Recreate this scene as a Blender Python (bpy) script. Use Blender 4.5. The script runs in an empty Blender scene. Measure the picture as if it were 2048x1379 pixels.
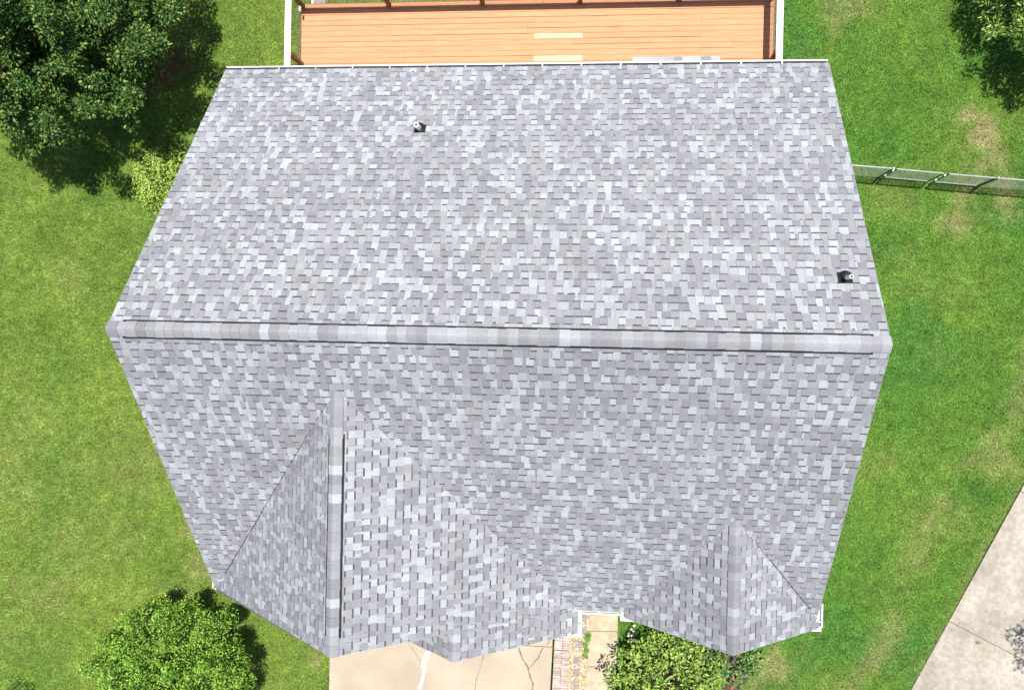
import bpy, math, random
import numpy as np
from mathutils import Vector, Matrix
random.seed(7); rng = np.random.default_rng(7)
scene = bpy.context.scene
COL = scene.collection

# ------------------------------------------------------------------ camera
CAM_Z = 24.7
FPX = 1800.0
CAM = np.array([1.968, -0.010, CAM_Z])
ROT = (-0.00606, 0.10749, 0.02075)
cd = bpy.data.cameras.new('camera'); cam = bpy.data.objects.new('camera', cd); COL.objects.link(cam)
cd.sensor_width = 36; cd.lens = FPX / 2048 * 36; cd.clip_end = 2000
cam.location = CAM; cam.rotation_euler = ROT
scene.camera = cam

# ------------------------------------------------------------------ sky, sun, exposure
SUN_DIR = Vector((0.14, 0.145, 1.0)).normalized()
elev = math.asin(SUN_DIR.z); azim = math.atan2(SUN_DIR.x, SUN_DIR.y)
w = bpy.data.worlds.new('World'); scene.world = w; w.use_nodes = True
nt = w.node_tree; bg = nt.nodes['Background']
sky = nt.nodes.new('ShaderNodeTexSky'); sky.sky_type = 'NISHITA'; sky.sun_disc = False
sky.sun_elevation = elev; sky.sun_rotation = azim
nt.links.new(sky.outputs['Color'], bg.inputs['Color']); bg.inputs['Strength'].default_value = 0.085
sd = bpy.data.lights.new('sun', 'SUN'); sun = bpy.data.objects.new('sun', sd); COL.objects.link(sun)
sd.energy = 5.0; sd.angle = math.radians(0.6); sd.color = (1.0, 0.95, 0.88)
sun.rotation_euler = SUN_DIR.to_track_quat('Z', 'Y').to_euler(); sun.location = (10, 12, 40)
scene.view_settings.view_transform = 'Standard'; scene.view_settings.look = 'None'
scene.view_settings.exposure = 0.65; scene.view_settings.gamma = 1

# ------------------------------------------------------------------ helpers
RM = np.array(cam.rotation_euler.to_matrix())
def at(px, py, z):
    """plan point at height z that the survey photograph shows at px, py"""
    d = RM @ np.array([(px - 1024) / FPX, -(py - 689.5) / FPX, -1.0])
    return CAM + d * ((z - CAM[2]) / d[2])
def to_px(P):
    q = (np.asarray(P) - CAM) @ RM
    return np.stack([1024 - FPX * q[..., 0] / q[..., 2], 689.5 + FPX * q[..., 1] / q[..., 2]], -1)

WORLD = {}
def tag(o, label=None, cat=None, group=None, kind=None):
    if label: o['label'] = label
    if cat: o['category'] = cat
    if group: o['group'] = group
    if kind: o['kind'] = kind
    return o
def empty(name, loc, label=None, cat=None, group=None, kind=None):
    o = bpy.data.objects.new(name, None); COL.objects.link(o); o.location = loc; o.empty_display_size = .3
    WORLD[o] = np.array(loc, float)
    return tag(o, label, cat, group, kind)
def link_mesh(name, me, center, parent=None):
    o = bpy.data.objects.new(name, me); COL.objects.link(o)
    WORLD[o] = np.array(center, float)
    if parent is not None:
        o.parent = parent; o.location = WORLD[o] - WORLD[parent]
    else: o.location = center
    return o
def build(name, verts, faces, mat, parent=None, col=None, smooth=False):
    """one mesh object from world-space vertices; its origin sits at the foot of its own bounds"""
    v = np.asarray(verts, float)
    c = np.array([(v[:, 0].min() + v[:, 0].max()) / 2, (v[:, 1].min() + v[:, 1].max()) / 2, v[:, 2].min()])
    me = bpy.data.meshes.new(name)
    if isinstance(faces, np.ndarray):
        k = faces.shape[1]; n = len(faces)
        me.vertices.add(len(v)); me.vertices.foreach_set('co', (v - c).astype(np.float32).ravel())
        me.loops.add(n * k); me.loops.foreach_set('vertex_index', faces.astype(np.int32).ravel())
        me.polygons.add(n); me.polygons.foreach_set('loop_start', np.arange(0, n * k, k, dtype=np.int32))
        me.update(calc_edges=True)
    else:
        me.from_pydata((v - c).tolist(), [], faces)
    if col is not None:
        a = me.color_attributes.new('Col', 'FLOAT_COLOR', 'POINT')
        cc = np.ones((len(v), 4), np.float32); cc[:, :3] = col
        a.data.foreach_set('color', cc.ravel())
    if smooth: me.polygons.foreach_set('use_smooth', np.ones(len(me.polygons), bool))
    me.materials.append(mat); me.update()
    return link_mesh(name, me, c, parent)

class MB:
    def __init__(s): s.v = []; s.f = []; s.c = []
    def add(s, verts, faces, col=None):
        b = len(s.v); s.v += [tuple(map(float, p)) for p in verts]; s.f += [tuple(b + i for i in f) for f in faces]
        if col is not None: s.c += [col] * len(verts)
        return s
    def box(s, lo, hi, col=None):
        x0, y0, z0 = lo; x1, y1, z1 = hi
        return s.add([(x0,y0,z0),(x1,y0,z0),(x1,y1,z0),(x0,y1,z0),(x0,y0,z1),(x1,y0,z1),(x1,y1,z1),(x0,y1,z1)],
                     [(3,2,1,0),(4,5,6,7),(0,1,5,4),(1,2,6,5),(2,3,7,6),(3,0,4,7)], col)
    def prism(s, poly, axis, lo, hi, col=None):
        n = len(poly)
        def P(p, t): return (t, p[0], p[1]) if axis == 'x' else (p[0], t, p[1]) if axis == 'y' else (p[0], p[1], t)
        vs = [P(p, lo) for p in poly] + [P(p, hi) for p in poly]
        fs = [tuple(range(n))[::-1], tuple(range(n, 2 * n))] + [(i, (i + 1) % n, n + (i + 1) % n, n + i) for i in range(n)]
        return s.add(vs, fs, col)
    def tube(s, a, b, r0, r1=None, n=8, caps=True):
        a, b = np.array(a, float), np.array(b, float); r1 = r0 if r1 is None else r1
        d = b - a; d /= max(np.linalg.norm(d), 1e-9); h = np.array([0, 0, 1.]) if abs(d[2]) < .9 else np.array([1., 0, 0])
        e1 = np.cross(d, h); e1 /= np.linalg.norm(e1); e2 = np.cross(d, e1)
        vs = []
        for c, r in ((a, r0), (b, r1)):
            for i in range(n):
                t = 2 * math.pi * i / n; vs.append(c + r * (math.cos(t) * e1 + math.sin(t) * e2))
        fs = [(i, n + i, n + (i + 1) % n, (i + 1) % n) for i in range(n)]
        if caps: fs += [tuple(range(n)), tuple(range(n, 2 * n))[::-1]]
        return s.add(vs, fs)
    def build(s, name, mat, parent=None, smooth=False):
        return build(name, s.v, s.f, mat, parent, np.array(s.c) if s.c else None, smooth)

def lattice(x, y, sc, seed):
    r = np.random.default_rng(seed).random((64, 64))
    x = np.asarray(x) / sc; y = np.asarray(y) / sc
    i = np.floor(x).astype(int); j = np.floor(y).astype(int); fx = x - i; fy = y - j
    fx = fx * fx * (3 - 2 * fx); fy = fy * fy * (3 - 2 * fy)
    g = lambda a, b: r[a % 64, b % 64]
    return (g(i, j) * (1 - fx) + g(i + 1, j) * fx) * (1 - fy) + (g(i, j + 1) * (1 - fx) + g(i + 1, j + 1) * fx) * fy
def fbm(x, y, sc, seed, n=3):
    t = 0; a = .5; s = 0
    for k in range(n): t = t + a * lattice(x, y, sc / 2 ** k, seed + k); s += a; a *= .55
    return t / s

# ------------------------------------------------------------------ materials
def new_mat(name):
    m = bpy.data.materials.new(name); m.use_nodes = True
    t = m.node_tree; return m, t, t.nodes['Principled BSDF'], t.links.new
def ramp_mat(name, c0, c1, scale=8, rough=.8, bump=0., stretch=(1, 1, 1), detail=6, c2=None, rand=0., metal=0., big=None, spec=.3):
    m, t, b, L = new_mat(name); N = t.nodes.new
    tc = N('ShaderNodeTexCoord'); mp = N('ShaderNodeMapping'); mp.inputs['Scale'].default_value = stretch
    geo = N('ShaderNodeNewGeometry'); L(geo.outputs['Position'], mp.inputs['Vector'])
    no = N('ShaderNodeTexNoise'); no.inputs['Scale'].default_value = scale; no.inputs['Detail'].default_value = detail
    L(mp.outputs[0], no.inputs['Vector'])
    r = N('ShaderNodeValToRGB'); L(no.outputs['Fac'], r.inputs[0])
    r.color_ramp.elements[0].position = .32; r.color_ramp.elements[1].position = .68
    r.color_ramp.elements[0].color = (*c0, 1); r.color_ramp.elements[1].color = (*c1, 1)
    if c2: e = r.color_ramp.elements.new(.5); e.color = (*c2, 1)
    out = r.outputs[0]
    if big:
        n2 = N('ShaderNodeTexNoise'); n2.inputs['Scale'].default_value = big[0]; n2.inputs['Detail'].default_value = 5
        L(geo.outputs['Position'], n2.inputs['Vector'])
        r2 = N('ShaderNodeValToRGB'); r2.color_ramp.elements[0].position = .35; r2.color_ramp.elements[1].position = .65
        r2.color_ramp.elements[0].color = (*big[1], 1); r2.color_ramp.elements[1].color = (1, 1, 1, 1); L(n2.outputs['Fac'], r2.inputs[0])
        mx = N('ShaderNodeMix'); mx.data_type = 'RGBA'; mx.blend_type = 'MULTIPLY'; mx.inputs[0].default_value = 1
        L(out, mx.inputs[6]); L(r2.outputs[0], mx.inputs[7]); out = mx.outputs[2]
    if rand:
        oi = N('ShaderNodeObjectInfo'); mr = N('ShaderNodeMapRange'); mr.inputs[3].default_value = 1 - rand; mr.inputs[4].default_value = 1 + rand
        L(oi.outputs['Random'], mr.inputs[0]); hs = N('ShaderNodeHueSaturation'); L(mr.outputs[0], hs.inputs['Value']); L(out, hs.inputs['Color']); out = hs.outputs[0]
    L(out, b.inputs['Base Color']); b.inputs['Roughness'].default_value = rough; b.inputs['Metallic'].default_value = metal
    b.inputs['Specular IOR Level'].default_value = spec
    if bump:
        bp = N('ShaderNodeBump'); bp.inputs['Strength'].default_value = bump; bp.inputs['Distance'].default_value = .01
        L(no.outputs['Fac'], bp.inputs['Height']); L(bp.outputs[0], b.inputs['Normal'])
    return m
def attr_mat(name, scale=60, lo=.8, hi=1.2, rough=.9, bump=0., trans=0., gloss=.3, big=None):
    m, t, b, L = new_mat(name); N = t.nodes.new
    at_ = N('ShaderNodeAttribute'); at_.attribute_name = 'Col'; out = at_.outputs['Color']
    geo = N('ShaderNodeNewGeometry'); no = N('ShaderNodeTexNoise'); no.inputs['Scale'].default_value = scale; no.inputs['Detail'].default_value = 3
    L(geo.outputs['Position'], no.inputs['Vector'])
    mr = N('ShaderNodeMapRange'); mr.inputs[1].default_value = .3; mr.inputs[2].default_value = .7; mr.inputs[3].default_value = lo; mr.inputs[4].default_value = hi
    L(no.outputs['Fac'], mr.inputs[0]); val = mr.outputs[0]
    if big:
        n2 = N('ShaderNodeTexNoise'); n2.inputs['Scale'].default_value = big[0]; n2.inputs['Detail'].default_value = 4; L(geo.outputs['Position'], n2.inputs['Vector'])
        m2 = N('ShaderNodeMapRange'); m2.inputs[1].default_value = .3; m2.inputs[2].default_value = .7; m2.inputs[3].default_value = big[1]; m2.inputs[4].default_value = big[2]
        L(n2.outputs['Fac'], m2.inputs[0]); mu = N('ShaderNodeMath'); mu.operation = 'MULTIPLY'; L(val, mu.inputs[0]); L(m2.outputs[0], mu.inputs[1]); val = mu.outputs[0]
    hs = N('ShaderNodeHueSaturation'); L(out, hs.inputs['Color']); L(val, hs.inputs['Value'])
    L(hs.outputs[0], b.inputs['Base Color']); b.inputs['Roughness'].default_value = rough; b.inputs['Specular IOR Level'].default_value = gloss
    if bump:
        bp = N('ShaderNodeBump'); bp.inputs['Strength'].default_value = bump; bp.inputs['Distance'].default_value = .004
        L(no.outputs['Fac'], bp.inputs['Height']); L(bp.outputs[0], b.inputs['Normal'])
    if trans:
        tr = N('ShaderNodeBsdfTranslucent'); L(hs.outputs[0], tr.inputs['Color'])
        mx = N('ShaderNodeMixShader'); mx.inputs[0].default_value = trans; L(b.outputs[0], mx.inputs[1]); L(tr.outputs[0], mx.inputs[2])
        L(mx.outputs[0], t.nodes['Material Output'].inputs['Surface'])
    return m

M = {}
M['shingle'] = attr_mat('shingle_granules', scale=55, lo=.82, hi=1.18, rough=.95, bump=.5, gloss=.1, big=(.7, .92, 1.07))
M['felt'] = ramp_mat('roof_deck', (.10, .10, .105), (.14, .14, .145), 20)
M['white'] = ramp_mat('white_aluminium', (.55, .545, .53), (.64, .64, .635), 4, rough=.45, spec=.4)
M['gutter_in'] = ramp_mat('mottled_gutter_floor', (.10, .09, .08), (.36, .34, .32), 14)
M['black'] = ramp_mat('black_rubber', (.012, .012, .014), (.03, .03, .034), 30, rough=.55)
M['vent'] = ramp_mat('black_ridge_vent', (.010, .010, .011), (.03, .03, .03), 90, rough=.8, bump=.8)
M['pvc'] = ramp_mat('white_pvc', (.72, .70, .66), (.82, .80, .77), 20, rough=.4)
M['pvc_in'] = ramp_mat('pipe_inside', (.35, .25, .12), (.5, .38, .2), 20)
M['siding'] = ramp_mat('vinyl_siding', (.60, .57, .50), (.66, .63, .56), 3, rough=.6)
M['wallbrick'] = ramp_mat('brick_wall', (.30, .14, .09), (.42, .22, .15), 14)
M['glass'] = ramp_mat('window_glass', (.03, .035, .04), (.05, .055, .06), 2, rough=.08, spec=.6)
M['deck'] = ramp_mat('stained_deck_board', (.49, .205, .100), (.58, .27, .14), 5, rough=.7, bump=.25, stretch=(.35, 7, 3), rand=.035, c2=(.535, .237, .12))
M['newboard'] = ramp_mat('new_pine_board', (.56, .42, .22), (.62, .50, .29), 6, rough=.7, stretch=(.4, 8, 3))
M['brownpost'] = ramp_mat('weathered_brown_post', (.10, .045, .025), (.26, .13, .075), 9, rough=.8, bump=.4, stretch=(7, 7, .6))
M['rail'] = ramp_mat('bleached_rail', (.70, .68, .65), (.82, .81, .79), 5, rough=.6, bump=.2, stretch=(7, .6, 3), spec=.2)
M['rail_worn'] = ramp_mat('worn_rail', (.42, .38, .35), (.78, .76, .74), 4, rough=.7, bump=.3, stretch=(6, 1.2, 3), c2=(.72, .70, .68), spec=.2)
M['wire'] = ramp_mat('galvanised_wire', (.22, .25, .24), (.34, .37, .35), 20, rough=.5, metal=.35)
M['galv'] = ramp_mat('galvanised_tube', (.36, .375, .37), (.48, .50, .49), 12, rough=.4, metal=.3)
M['darkmetal'] = ramp_mat('dark_steel_with_shade', (.10, .11, .10), (.17, .18, .17), 14, rough=.55, metal=.3)  # fence posts and stiles: their shading is put into this darker colour
M['concrete'] = ramp_mat('driveway_concrete', (.36, .305, .235), (.43, .37, .295), 26, rough=.85, bump=.15, big=(.8, (.82, .80, .78)))
M['oldconcrete'] = ramp_mat('side_drive_concrete', (.30, .272, .225), (.41, .378, .325), 9, rough=.9, bump=.2, big=(.9, (.72, .70, .70)))
M['walk'] = ramp_mat('walkway_concrete', (.36, .305, .21), (.46, .40, .29), 7, rough=.9, bump=.15, big=(2.2, (.85, .83, .80)))
M['crack'] = ramp_mat('crack_shadow_soil', (.07, .06, .045), (.22, .19, .15), 22)
M['sealant'] = ramp_mat('white_crack_sealant', (.74, .74, .72), (.84, .84, .83), 9, rough=.5)
M['brick'] = ramp_mat('paver_brick', (.30, .235, .20), (.46, .395, .35), 16, rough=.9, bump=.3, rand=.22)
M['mortar'] = ramp_mat('wall_core', (.26, .18, .14), (.38, .28, .22), 18)
M['stone'] = ramp_mat('stepping_stone_grey', (.20, .17, .155), (.33, .29, .27), 18, rough=.9, bump=.4, rand=.12)
M['gravelbed'] = ramp_mat('gravel_bed', (.32, .21, .11), (.50, .39, .26), 40, bump=.5)
M['pebble'] = attr_mat('pebble', scale=40, lo=.9, hi=1.1, rough=.8)
M['mulch'] = ramp_mat('mulch_with_shade', (.03, .022, .015), (.09, .065, .045), 30, bump=.8)
M['ground'] = attr_mat('lawn_soil', scale=26, lo=.45, hi=1.25, rough=.95, bump=.6, gloss=.05)
M['grass'] = attr_mat('grass_blades', scale=3, lo=.9, hi=1.1, rough=.7, trans=.15, gloss=.15)
M['leaf'] = attr_mat('tree_leaves', scale=3, lo=.9, hi=1.1, rough=.5, trans=.12, gloss=.2)
M['bigleaf'] = attr_mat('shrub_leaves', scale=8, lo=.9, hi=1.1, rough=.35, trans=.12, gloss=.4)
M['bark'] = ramp_mat('bark', (.05, .038, .028), (.13, .10, .075), 14, rough=.95, bump=.8, stretch=(2, 2, .5))
M['flower_red'] = ramp_mat('red_petals', (.55, .05, .04), (.7, .12, .09), 20)
M['flower_white'] = ramp_mat('white_petals', (.7, .66, .66), (.8, .78, .78), 20)

# ------------------------------------------------------------------ house dimensions (metres)
G = 11.0                                   # ridge height above the lawn
W2, D, H = 6.088, 5.411, 4.307             # half ridge length, eave distance, ridge-to-eave drop
EZ = G - H
X1, Z1, E1, X1R, X1L = -2.50, .74, 5.36, 1.452, -6.088     # big front gable
X2, Z2, E2, X2L, X2R = 4.267, 2.491, 5.54, 2.404, 6.13     # small front gable
E3 = 5.90
X3 = -.711; Z3 = Z1 + (H - Z1) * (X3 - X1) / (X1R - X1)    # projecting lower gable shares the right slope
Y1S = -D * Z1 / H; Y2S = -D * Z2 / H

# ------------------------------------------------------------------ ground
DZ = -0.5                                   # garage apron lies half a metre lower
XL, XW = at(659, 1330, DZ)[0], at(1103, 1300, 0)[0]
def sstep(t): t = np.clip(t, 0, 1); return t * t * (3 - 2 * t)
def ground_z(x, y):
    x = np.asarray(x, float); y = np.asarray(y, float)
    inside = (x > XL - 1e-6) & (x < XW + .06)
    ramp = sstep((x - (XL - 3.2)) / 3.2)
    f = np.where(x <= XL, ramp, np.where(inside, 1.0, 0.0)) * sstep((-3.0 - y) / 2.0)
    z = DZ * f - np.where(inside & (y < -4.0), .10, 0)
    return z + (fbm(x, y, 4.0, 31, 2) - .5) * .10 * (1 - f)
s0, s1 = at(2048, 965, 0)[:2], at(1820, 1379, 0)[:2]
sdir = (s1 - s0) / np.linalg.norm(s1 - s0); sper = np.array([-sdir[1], sdir[0]])
if sper[0] < 0: sper = -sper
PATCH = [  # x px, y px, radius m, strength: worn, straw-coloured spots in the lawn
    (1975, 270, .55, .95), (1965, 325, .4, .6), (1912, 445, .42, .75), (1700, 8, .7, .5), (390, 1065, .6, .7), (405, 1130, .4, .6),
    (625, 1330, .35, .9), (1530, 1330, .5, .7), (1505, 1375, .4, .6),
    (1730, 352, .3, .8), (1940, 385, .5, .7), (2010, 395, .6, .7), (30, 980, 1.4, .35), (250, 950, 1.2, .3), (330, 1230, .7, .35),
    (1205, 1300, .3, .5), (1990, 920, .5, .5), (90, 1180, 1.0, .35)]
PP = [(at(a, b, 0), r, s) for a, b, r, s in PATCH]
SOIL = [(at(330, 150, 0), .55, 1.0), (at(300, 165, 0), .4, .8)]
def lawn_state(x, y):
    dry = sstep((fbm(x, y, 1.5, 5, 5) - .53) * 3.6) * .30
    for p, r, s in PP:
        d = np.hypot(x - p[0], y - p[1]) / r + (fbm(x, y, .55, 9, 4) - .5) * 3.0
        dry = np.maximum(dry, s * sstep(1.35 - d))
    soil = 0 * dry
    for p, r, s in SOIL:
        d = np.hypot(x - p[0], y - p[1]) / r + (fbm(x, y, .4, 12, 3) - .5) * 1.8
        soil = np.maximum(soil, s * sstep(1.3 - d))
    dd = (x - s0[0]) * -sper[0] + (y - s0[1]) * -sper[1]      # thinner, yellower grass in wheel-wide streaks along the side drive
    ll = (x - s0[0]) * sdir[0] + (y - s0[1]) * sdir[1]
    band = np.exp(-((dd - 1.35 - .25 * np.sin(ll * .9)) / .38) ** 2) + .7 * np.exp(-(dd / .22) ** 2)
    dry = np.maximum(dry, .58 * band * sstep((fbm(x, y, .6, 77, 4) - .30) * 3) * (x > 6))
    side = sstep((x + 3) / 7)               # lusher on the right-hand side
    return dry, soil, side
def lawn_col(x, y):
    dry, soil, side = lawn_state(x, y)
    lush = fbm(x, y, 1.3, 21, 3)[..., None]; blue = sstep((fbm(x, y, 2.0, 44, 2) - .55) * 5)[..., None]
    sd_ = side[..., None]
    yel = np.array([.260, .365, .066]) * (1 - sd_) + np.array([.190, .325, .050]) * sd_
    grn = np.array([.140, .250, .040]) * (1 - sd_) + np.array([.085, .235, .036]) * sd_
    c = yel * (1 - lush) + grn * lush
    c = c * (1 - .6 * blue * (.3 + sd_ * .7)) + np.array([.075, .235, .045]) * .6 * blue * (.3 + sd_ * .7)
    c = c * (1 - dry[..., None] * .8) + (np.array([.34, .36, .12]) * (1 - dry[..., None]) + np.array([.46, .37, .20]) * dry[..., None]) * dry[..., None] * .8
    c = c * (1 - soil[..., None]) + np.array([.26, .11, .07]) * soil[..., None]
    return c
def axis_lines(lo, hi, step, extra):
    a = [-400, -150, -70, -35, -24] + list(np.arange(lo, hi, step)) + [24, 35, 70, 150, 400] + extra
    return np.array(sorted(set(round(v, 3) for v in a)))
gx = axis_lines(-18, 16, .25, [XW + .07, XW + .02, XL]); gy = axis_lines(-13, 12, .25, [])
XX, YY = np.meshgrid(gx, gy, indexing='ij'); ZZ = ground_z(XX, YY)
nx, ny = len(gx), len(gy); idx = np.arange(nx * ny).reshape(nx, ny)
F = np.stack([idx[:-1, :-1], idx[1:, :-1], idx[1:, 1:], idx[:-1, 1:]], -1).reshape(-1, 4)
gcol = lawn_col(XX, YY).reshape(-1, 3) * .55
ground = build('lawn', np.stack([XX, YY, ZZ], -1).reshape(-1, 3), F, M['ground'], None, gcol, True)
tag(ground, 'green lawn around the house', kind='structure')

# front drive: two poured slabs with a tooled joint
dv = tag(empty('driveway', (-2.4, -9, DZ)), 'cracked beige concrete driveway in front of the garage gable', kind='structure')
yj = at(1070, 1291, DZ)[1]
for y0, y1 in ((yj + .008, -4.6), (-14.0, yj - .008)):
    MB().box((XL, y0, DZ - .12), (XW - .005, y1, DZ)).build('slab', M['concrete'], dv)
# side drive on the right: slabs along its own direction
sd2 = tag(empty('side_driveway', (*s1, 0)), 'strip of stained concrete running past the lawn at right', kind='structure')
ja, jb = (at(2033, 978, 0)[:2] - s0) @ sdir, (at(1893, 1238, 0)[:2] - s0) @ sdir
L = jb - ja
for k in range(-3, 4):
    a, b = ja + k * L + .008, ja + (k + 1) * L - .008
    q = [s0 + sdir * a, s0 + sdir * b, s0 + sdir * b + sper * 2.45, s0 + sdir * a + sper * 2.45]
    if np.cross(q[1] - q[0], q[2] - q[0]) < 0: q = q[::-1]
    MB().prism([tuple(p) for p in q], 'z', -.12, .06).build('slab', M['oldconcrete'], sd2)
# walkway: three slabs
wk = tag(empty('walkway', (*at(1205, 1300, .05)[:2], 0)), 'narrow beige concrete front walk beside the gravel bed', kind='structure')
wl = [at(1181, 1225, .05), at(1178, 1261, .05), at(1174, 1332, .05), at(1165, 1400, .05)]
wr = [at(1236, 1225, .05), at(1235, 1262, .05), at(1233, 1333, .05), at(1229, 1400, .05)]
wl[0] = wl[0] + np.array([.0, 1.9, 0]); wr[0] = wr[0] + np.array([.0, 1.9, 0])
for k in range(3):
    g = np.array([0, .007, 0])
    q = [wl[k] - g, wl[k + 1] + g, wr[k + 1] + g, wr[k] - g]
    MB().prism([(p[0], p[1]) for p in q], 'z', -.08, .055).build('slab', M['walk'], wk)
# gravel bed
gb = [at(1136, 1240, .03), at(1181, 1225, .03), at(1178, 1261, .03), at(1174, 1332, .03), at(1165, 1400, .03), at(1128, 1400, .03), at(1139, 1300, .03)]
gb = [p.copy() for p in gb]; gb[0][1] += 1.6; gb[1][1] += 1.6
for p in gb[1:5]: p[0] -= .004
bed = MB().prism([(p[0], p[1]) for p in gb], 'z', -.08, .035).build('gravel_bed', M['gravelbed'])
tag(bed, 'tan gravel bed between the brick edging and the front walk', kind='structure')

# cracks and sealant in the front drive
def ribbon(name, pts, wid, mat, parent, z, jit=.25):
    P = [at(a, b, z) for a, b in pts]; Q = []
    for i in range(len(P) - 1):
        n = max(2, int(np.linalg.norm(P[i + 1] - P[i]) / .05))
        for k in range(n): Q.append(P[i] + (P[i + 1] - P[i]) * k / n)
    Q.append(P[-1]); vs = []; fs = []
    for i, q in enumerate(Q):
        d = Q[min(i + 1, len(Q) - 1)] - Q[max(i - 1, 0)]; d /= np.linalg.norm(d); n = np.array([-d[1], d[0], 0])
        ww = wid * (1 + random.uniform(-jit, jit)); o = n * random.uniform(-.35, .35) * wid
        vs += [q + o + n * ww / 2, q + o - n * ww / 2, q + o - n * ww / 2 + np.array([0, 0, -.02]), q + o + n * ww / 2 + np.array([0, 0, -.02])]
    for i in range(len(Q) - 1):
        for k in range(4): fs.append((4 * i + k, 4 * i + (k + 1) % 4, 4 * i + 4 + (k + 1) % 4, 4 * i + 4 + k))
    fs += [(3, 2, 1, 0), tuple(4 * (len(Q) - 1) + k for k in range(4))]
    return build(name, vs, fs, mat, parent)
ribbon('crack_sealant', [(866, 1290), (858, 1306), (850, 1322), (849, 1345), (841, 1368), (837, 1392)], .075, M['sealant'], dv, DZ + .006, .45)
ribbon('crack_sealant', [(853, 1302), (846, 1318), (844, 1335)], .05, M['sealant'], dv, DZ + .0055, .45)
for pts, wd in (([(815, 1284), (826, 1298), (836, 1312), (843, 1330)], .014), ([(968, 1304), (962, 1330), (952, 1360), (949, 1392)], .018),
              ([(1036, 1291), (1042, 1310), (1056, 1335), (1060, 1352), (1066, 1368), (1061, 1392)], .034),
              ([(1085, 1294), (1078, 1312), (1066, 1327), (1057, 1336)], .030), ([(1102, 1276), (1094, 1288)], .02)):
    ribbon('crack', pts, wd, M['crack'], dv, DZ + .004, .5)

# ------------------------------------------------------------------ house
house = empty('house', (0, 0, 0), 'grey shingled gabled house with two front gables seen from above', 'house')
roof_v = MB()
def slab(pts, th=.10):
    P = [np.array(p, float) for p in pts]; n = np.cross(P[1] - P[0], P[2] - P[0]); n /= np.linalg.norm(n)
    if n[2] < 0: n = -n
    k = len(P)
    roof_v.add(list(P) + [p - n * th for p in P], [tuple(range(k)), tuple(range(k, 2 * k))[::-1]] + [(i, k + i, k + (i + 1) % k, (i + 1) % k) for i in range(k)])
slab([(-W2, 0, G), (W2, 0, G), (W2, D, EZ), (-W2, D, EZ)])
slab([(-W2, 0, G), (-W2, -D, EZ), (W2, -D, EZ), (W2, 0, G)])
slab([(X1, Y1S, G - Z1), (X1, -E1, G - Z1), (X1R, -E1, EZ), (X1R, -D, EZ)] if E1 > D else [(X1, Y1S, G - Z1), (X1, -E1, G - Z1), (X1R - .02, -E1, EZ + .02)])
slab([(X1, Y1S, G - Z1), (X1L, -D, EZ), (X1, -E1, G - Z1)])
m1 = (H - Z1) / (X1R - X1)
slab([(X3, -E1 + .4, G - Z3), (X3, -E3, G - Z3), (X1R, -E3, EZ), (X1R, -E1 + .4, EZ)])
slab([(X3, -E1 + .6, G - Z3), (2 * X3 - X1R, -E1 + .6, EZ), (2 * X3 - X1R, -E3, EZ), (X3, -E3, G - Z3)])
slab([(X2, Y2S, G - Z2), (X2, -E2, G - Z2), (X2R, -E2, EZ), (X2R, -D, EZ)])
slab([(X2, Y2S, G - Z2), (X2L, -D, EZ), (X2L, -E2, EZ), (X2, -E2, G - Z2)])
roof = roof_v.build('roof', M['felt'], house)
tag(roof, 'roof of mottled light and dark grey architectural shingles')

LIGHT, MID, MIDD, DARK = (.342, .355, .368), (.262, .267, .269), (.234, .236, .244), (.208, .208, .220)
def cell_col():
    r = random.random()
    c = LIGHT if r < .19 else (.304, .312, .318) if r < .36 else MID if r < .60 else MIDD if r < .84 else DARK
    k = random.uniform(.93, 1.07); return (c[0] * k * .985, c[1] * k * .995, c[2] * k * 1.055)
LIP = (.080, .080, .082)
def clip(poly, halves):
    for a, b, c in halves:                       # keep a*u + b*v <= c
        out = []
        for i in range(len(poly)):
            p, q = poly[i], poly[(i + 1) % len(poly)]
            dp, dq = a * p[0] + b * p[1] - c, a * q[0] + b * q[1] - c
            if dp <= 0: out.append(p)
            if (dp < 0 < dq) or (dq < 0 < dp):
                t = dp / (dp - dq); out.append((p[0] + t * (q[0] - p[0]), p[1] + t * (q[1] - p[1])))
        poly = out
        if len(poly) < 3: return []
    return poly
def area2(p): return abs(sum(p[i][0] * p[(i + 1) % len(p)][1] - p[(i + 1) % len(p)][0] * p[i][1] for i in range(len(p)))) / 2
cells = []          # (mesh verts, faces, colours, projected area)
EXPO = math.hypot(D, H) / 44.5
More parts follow.
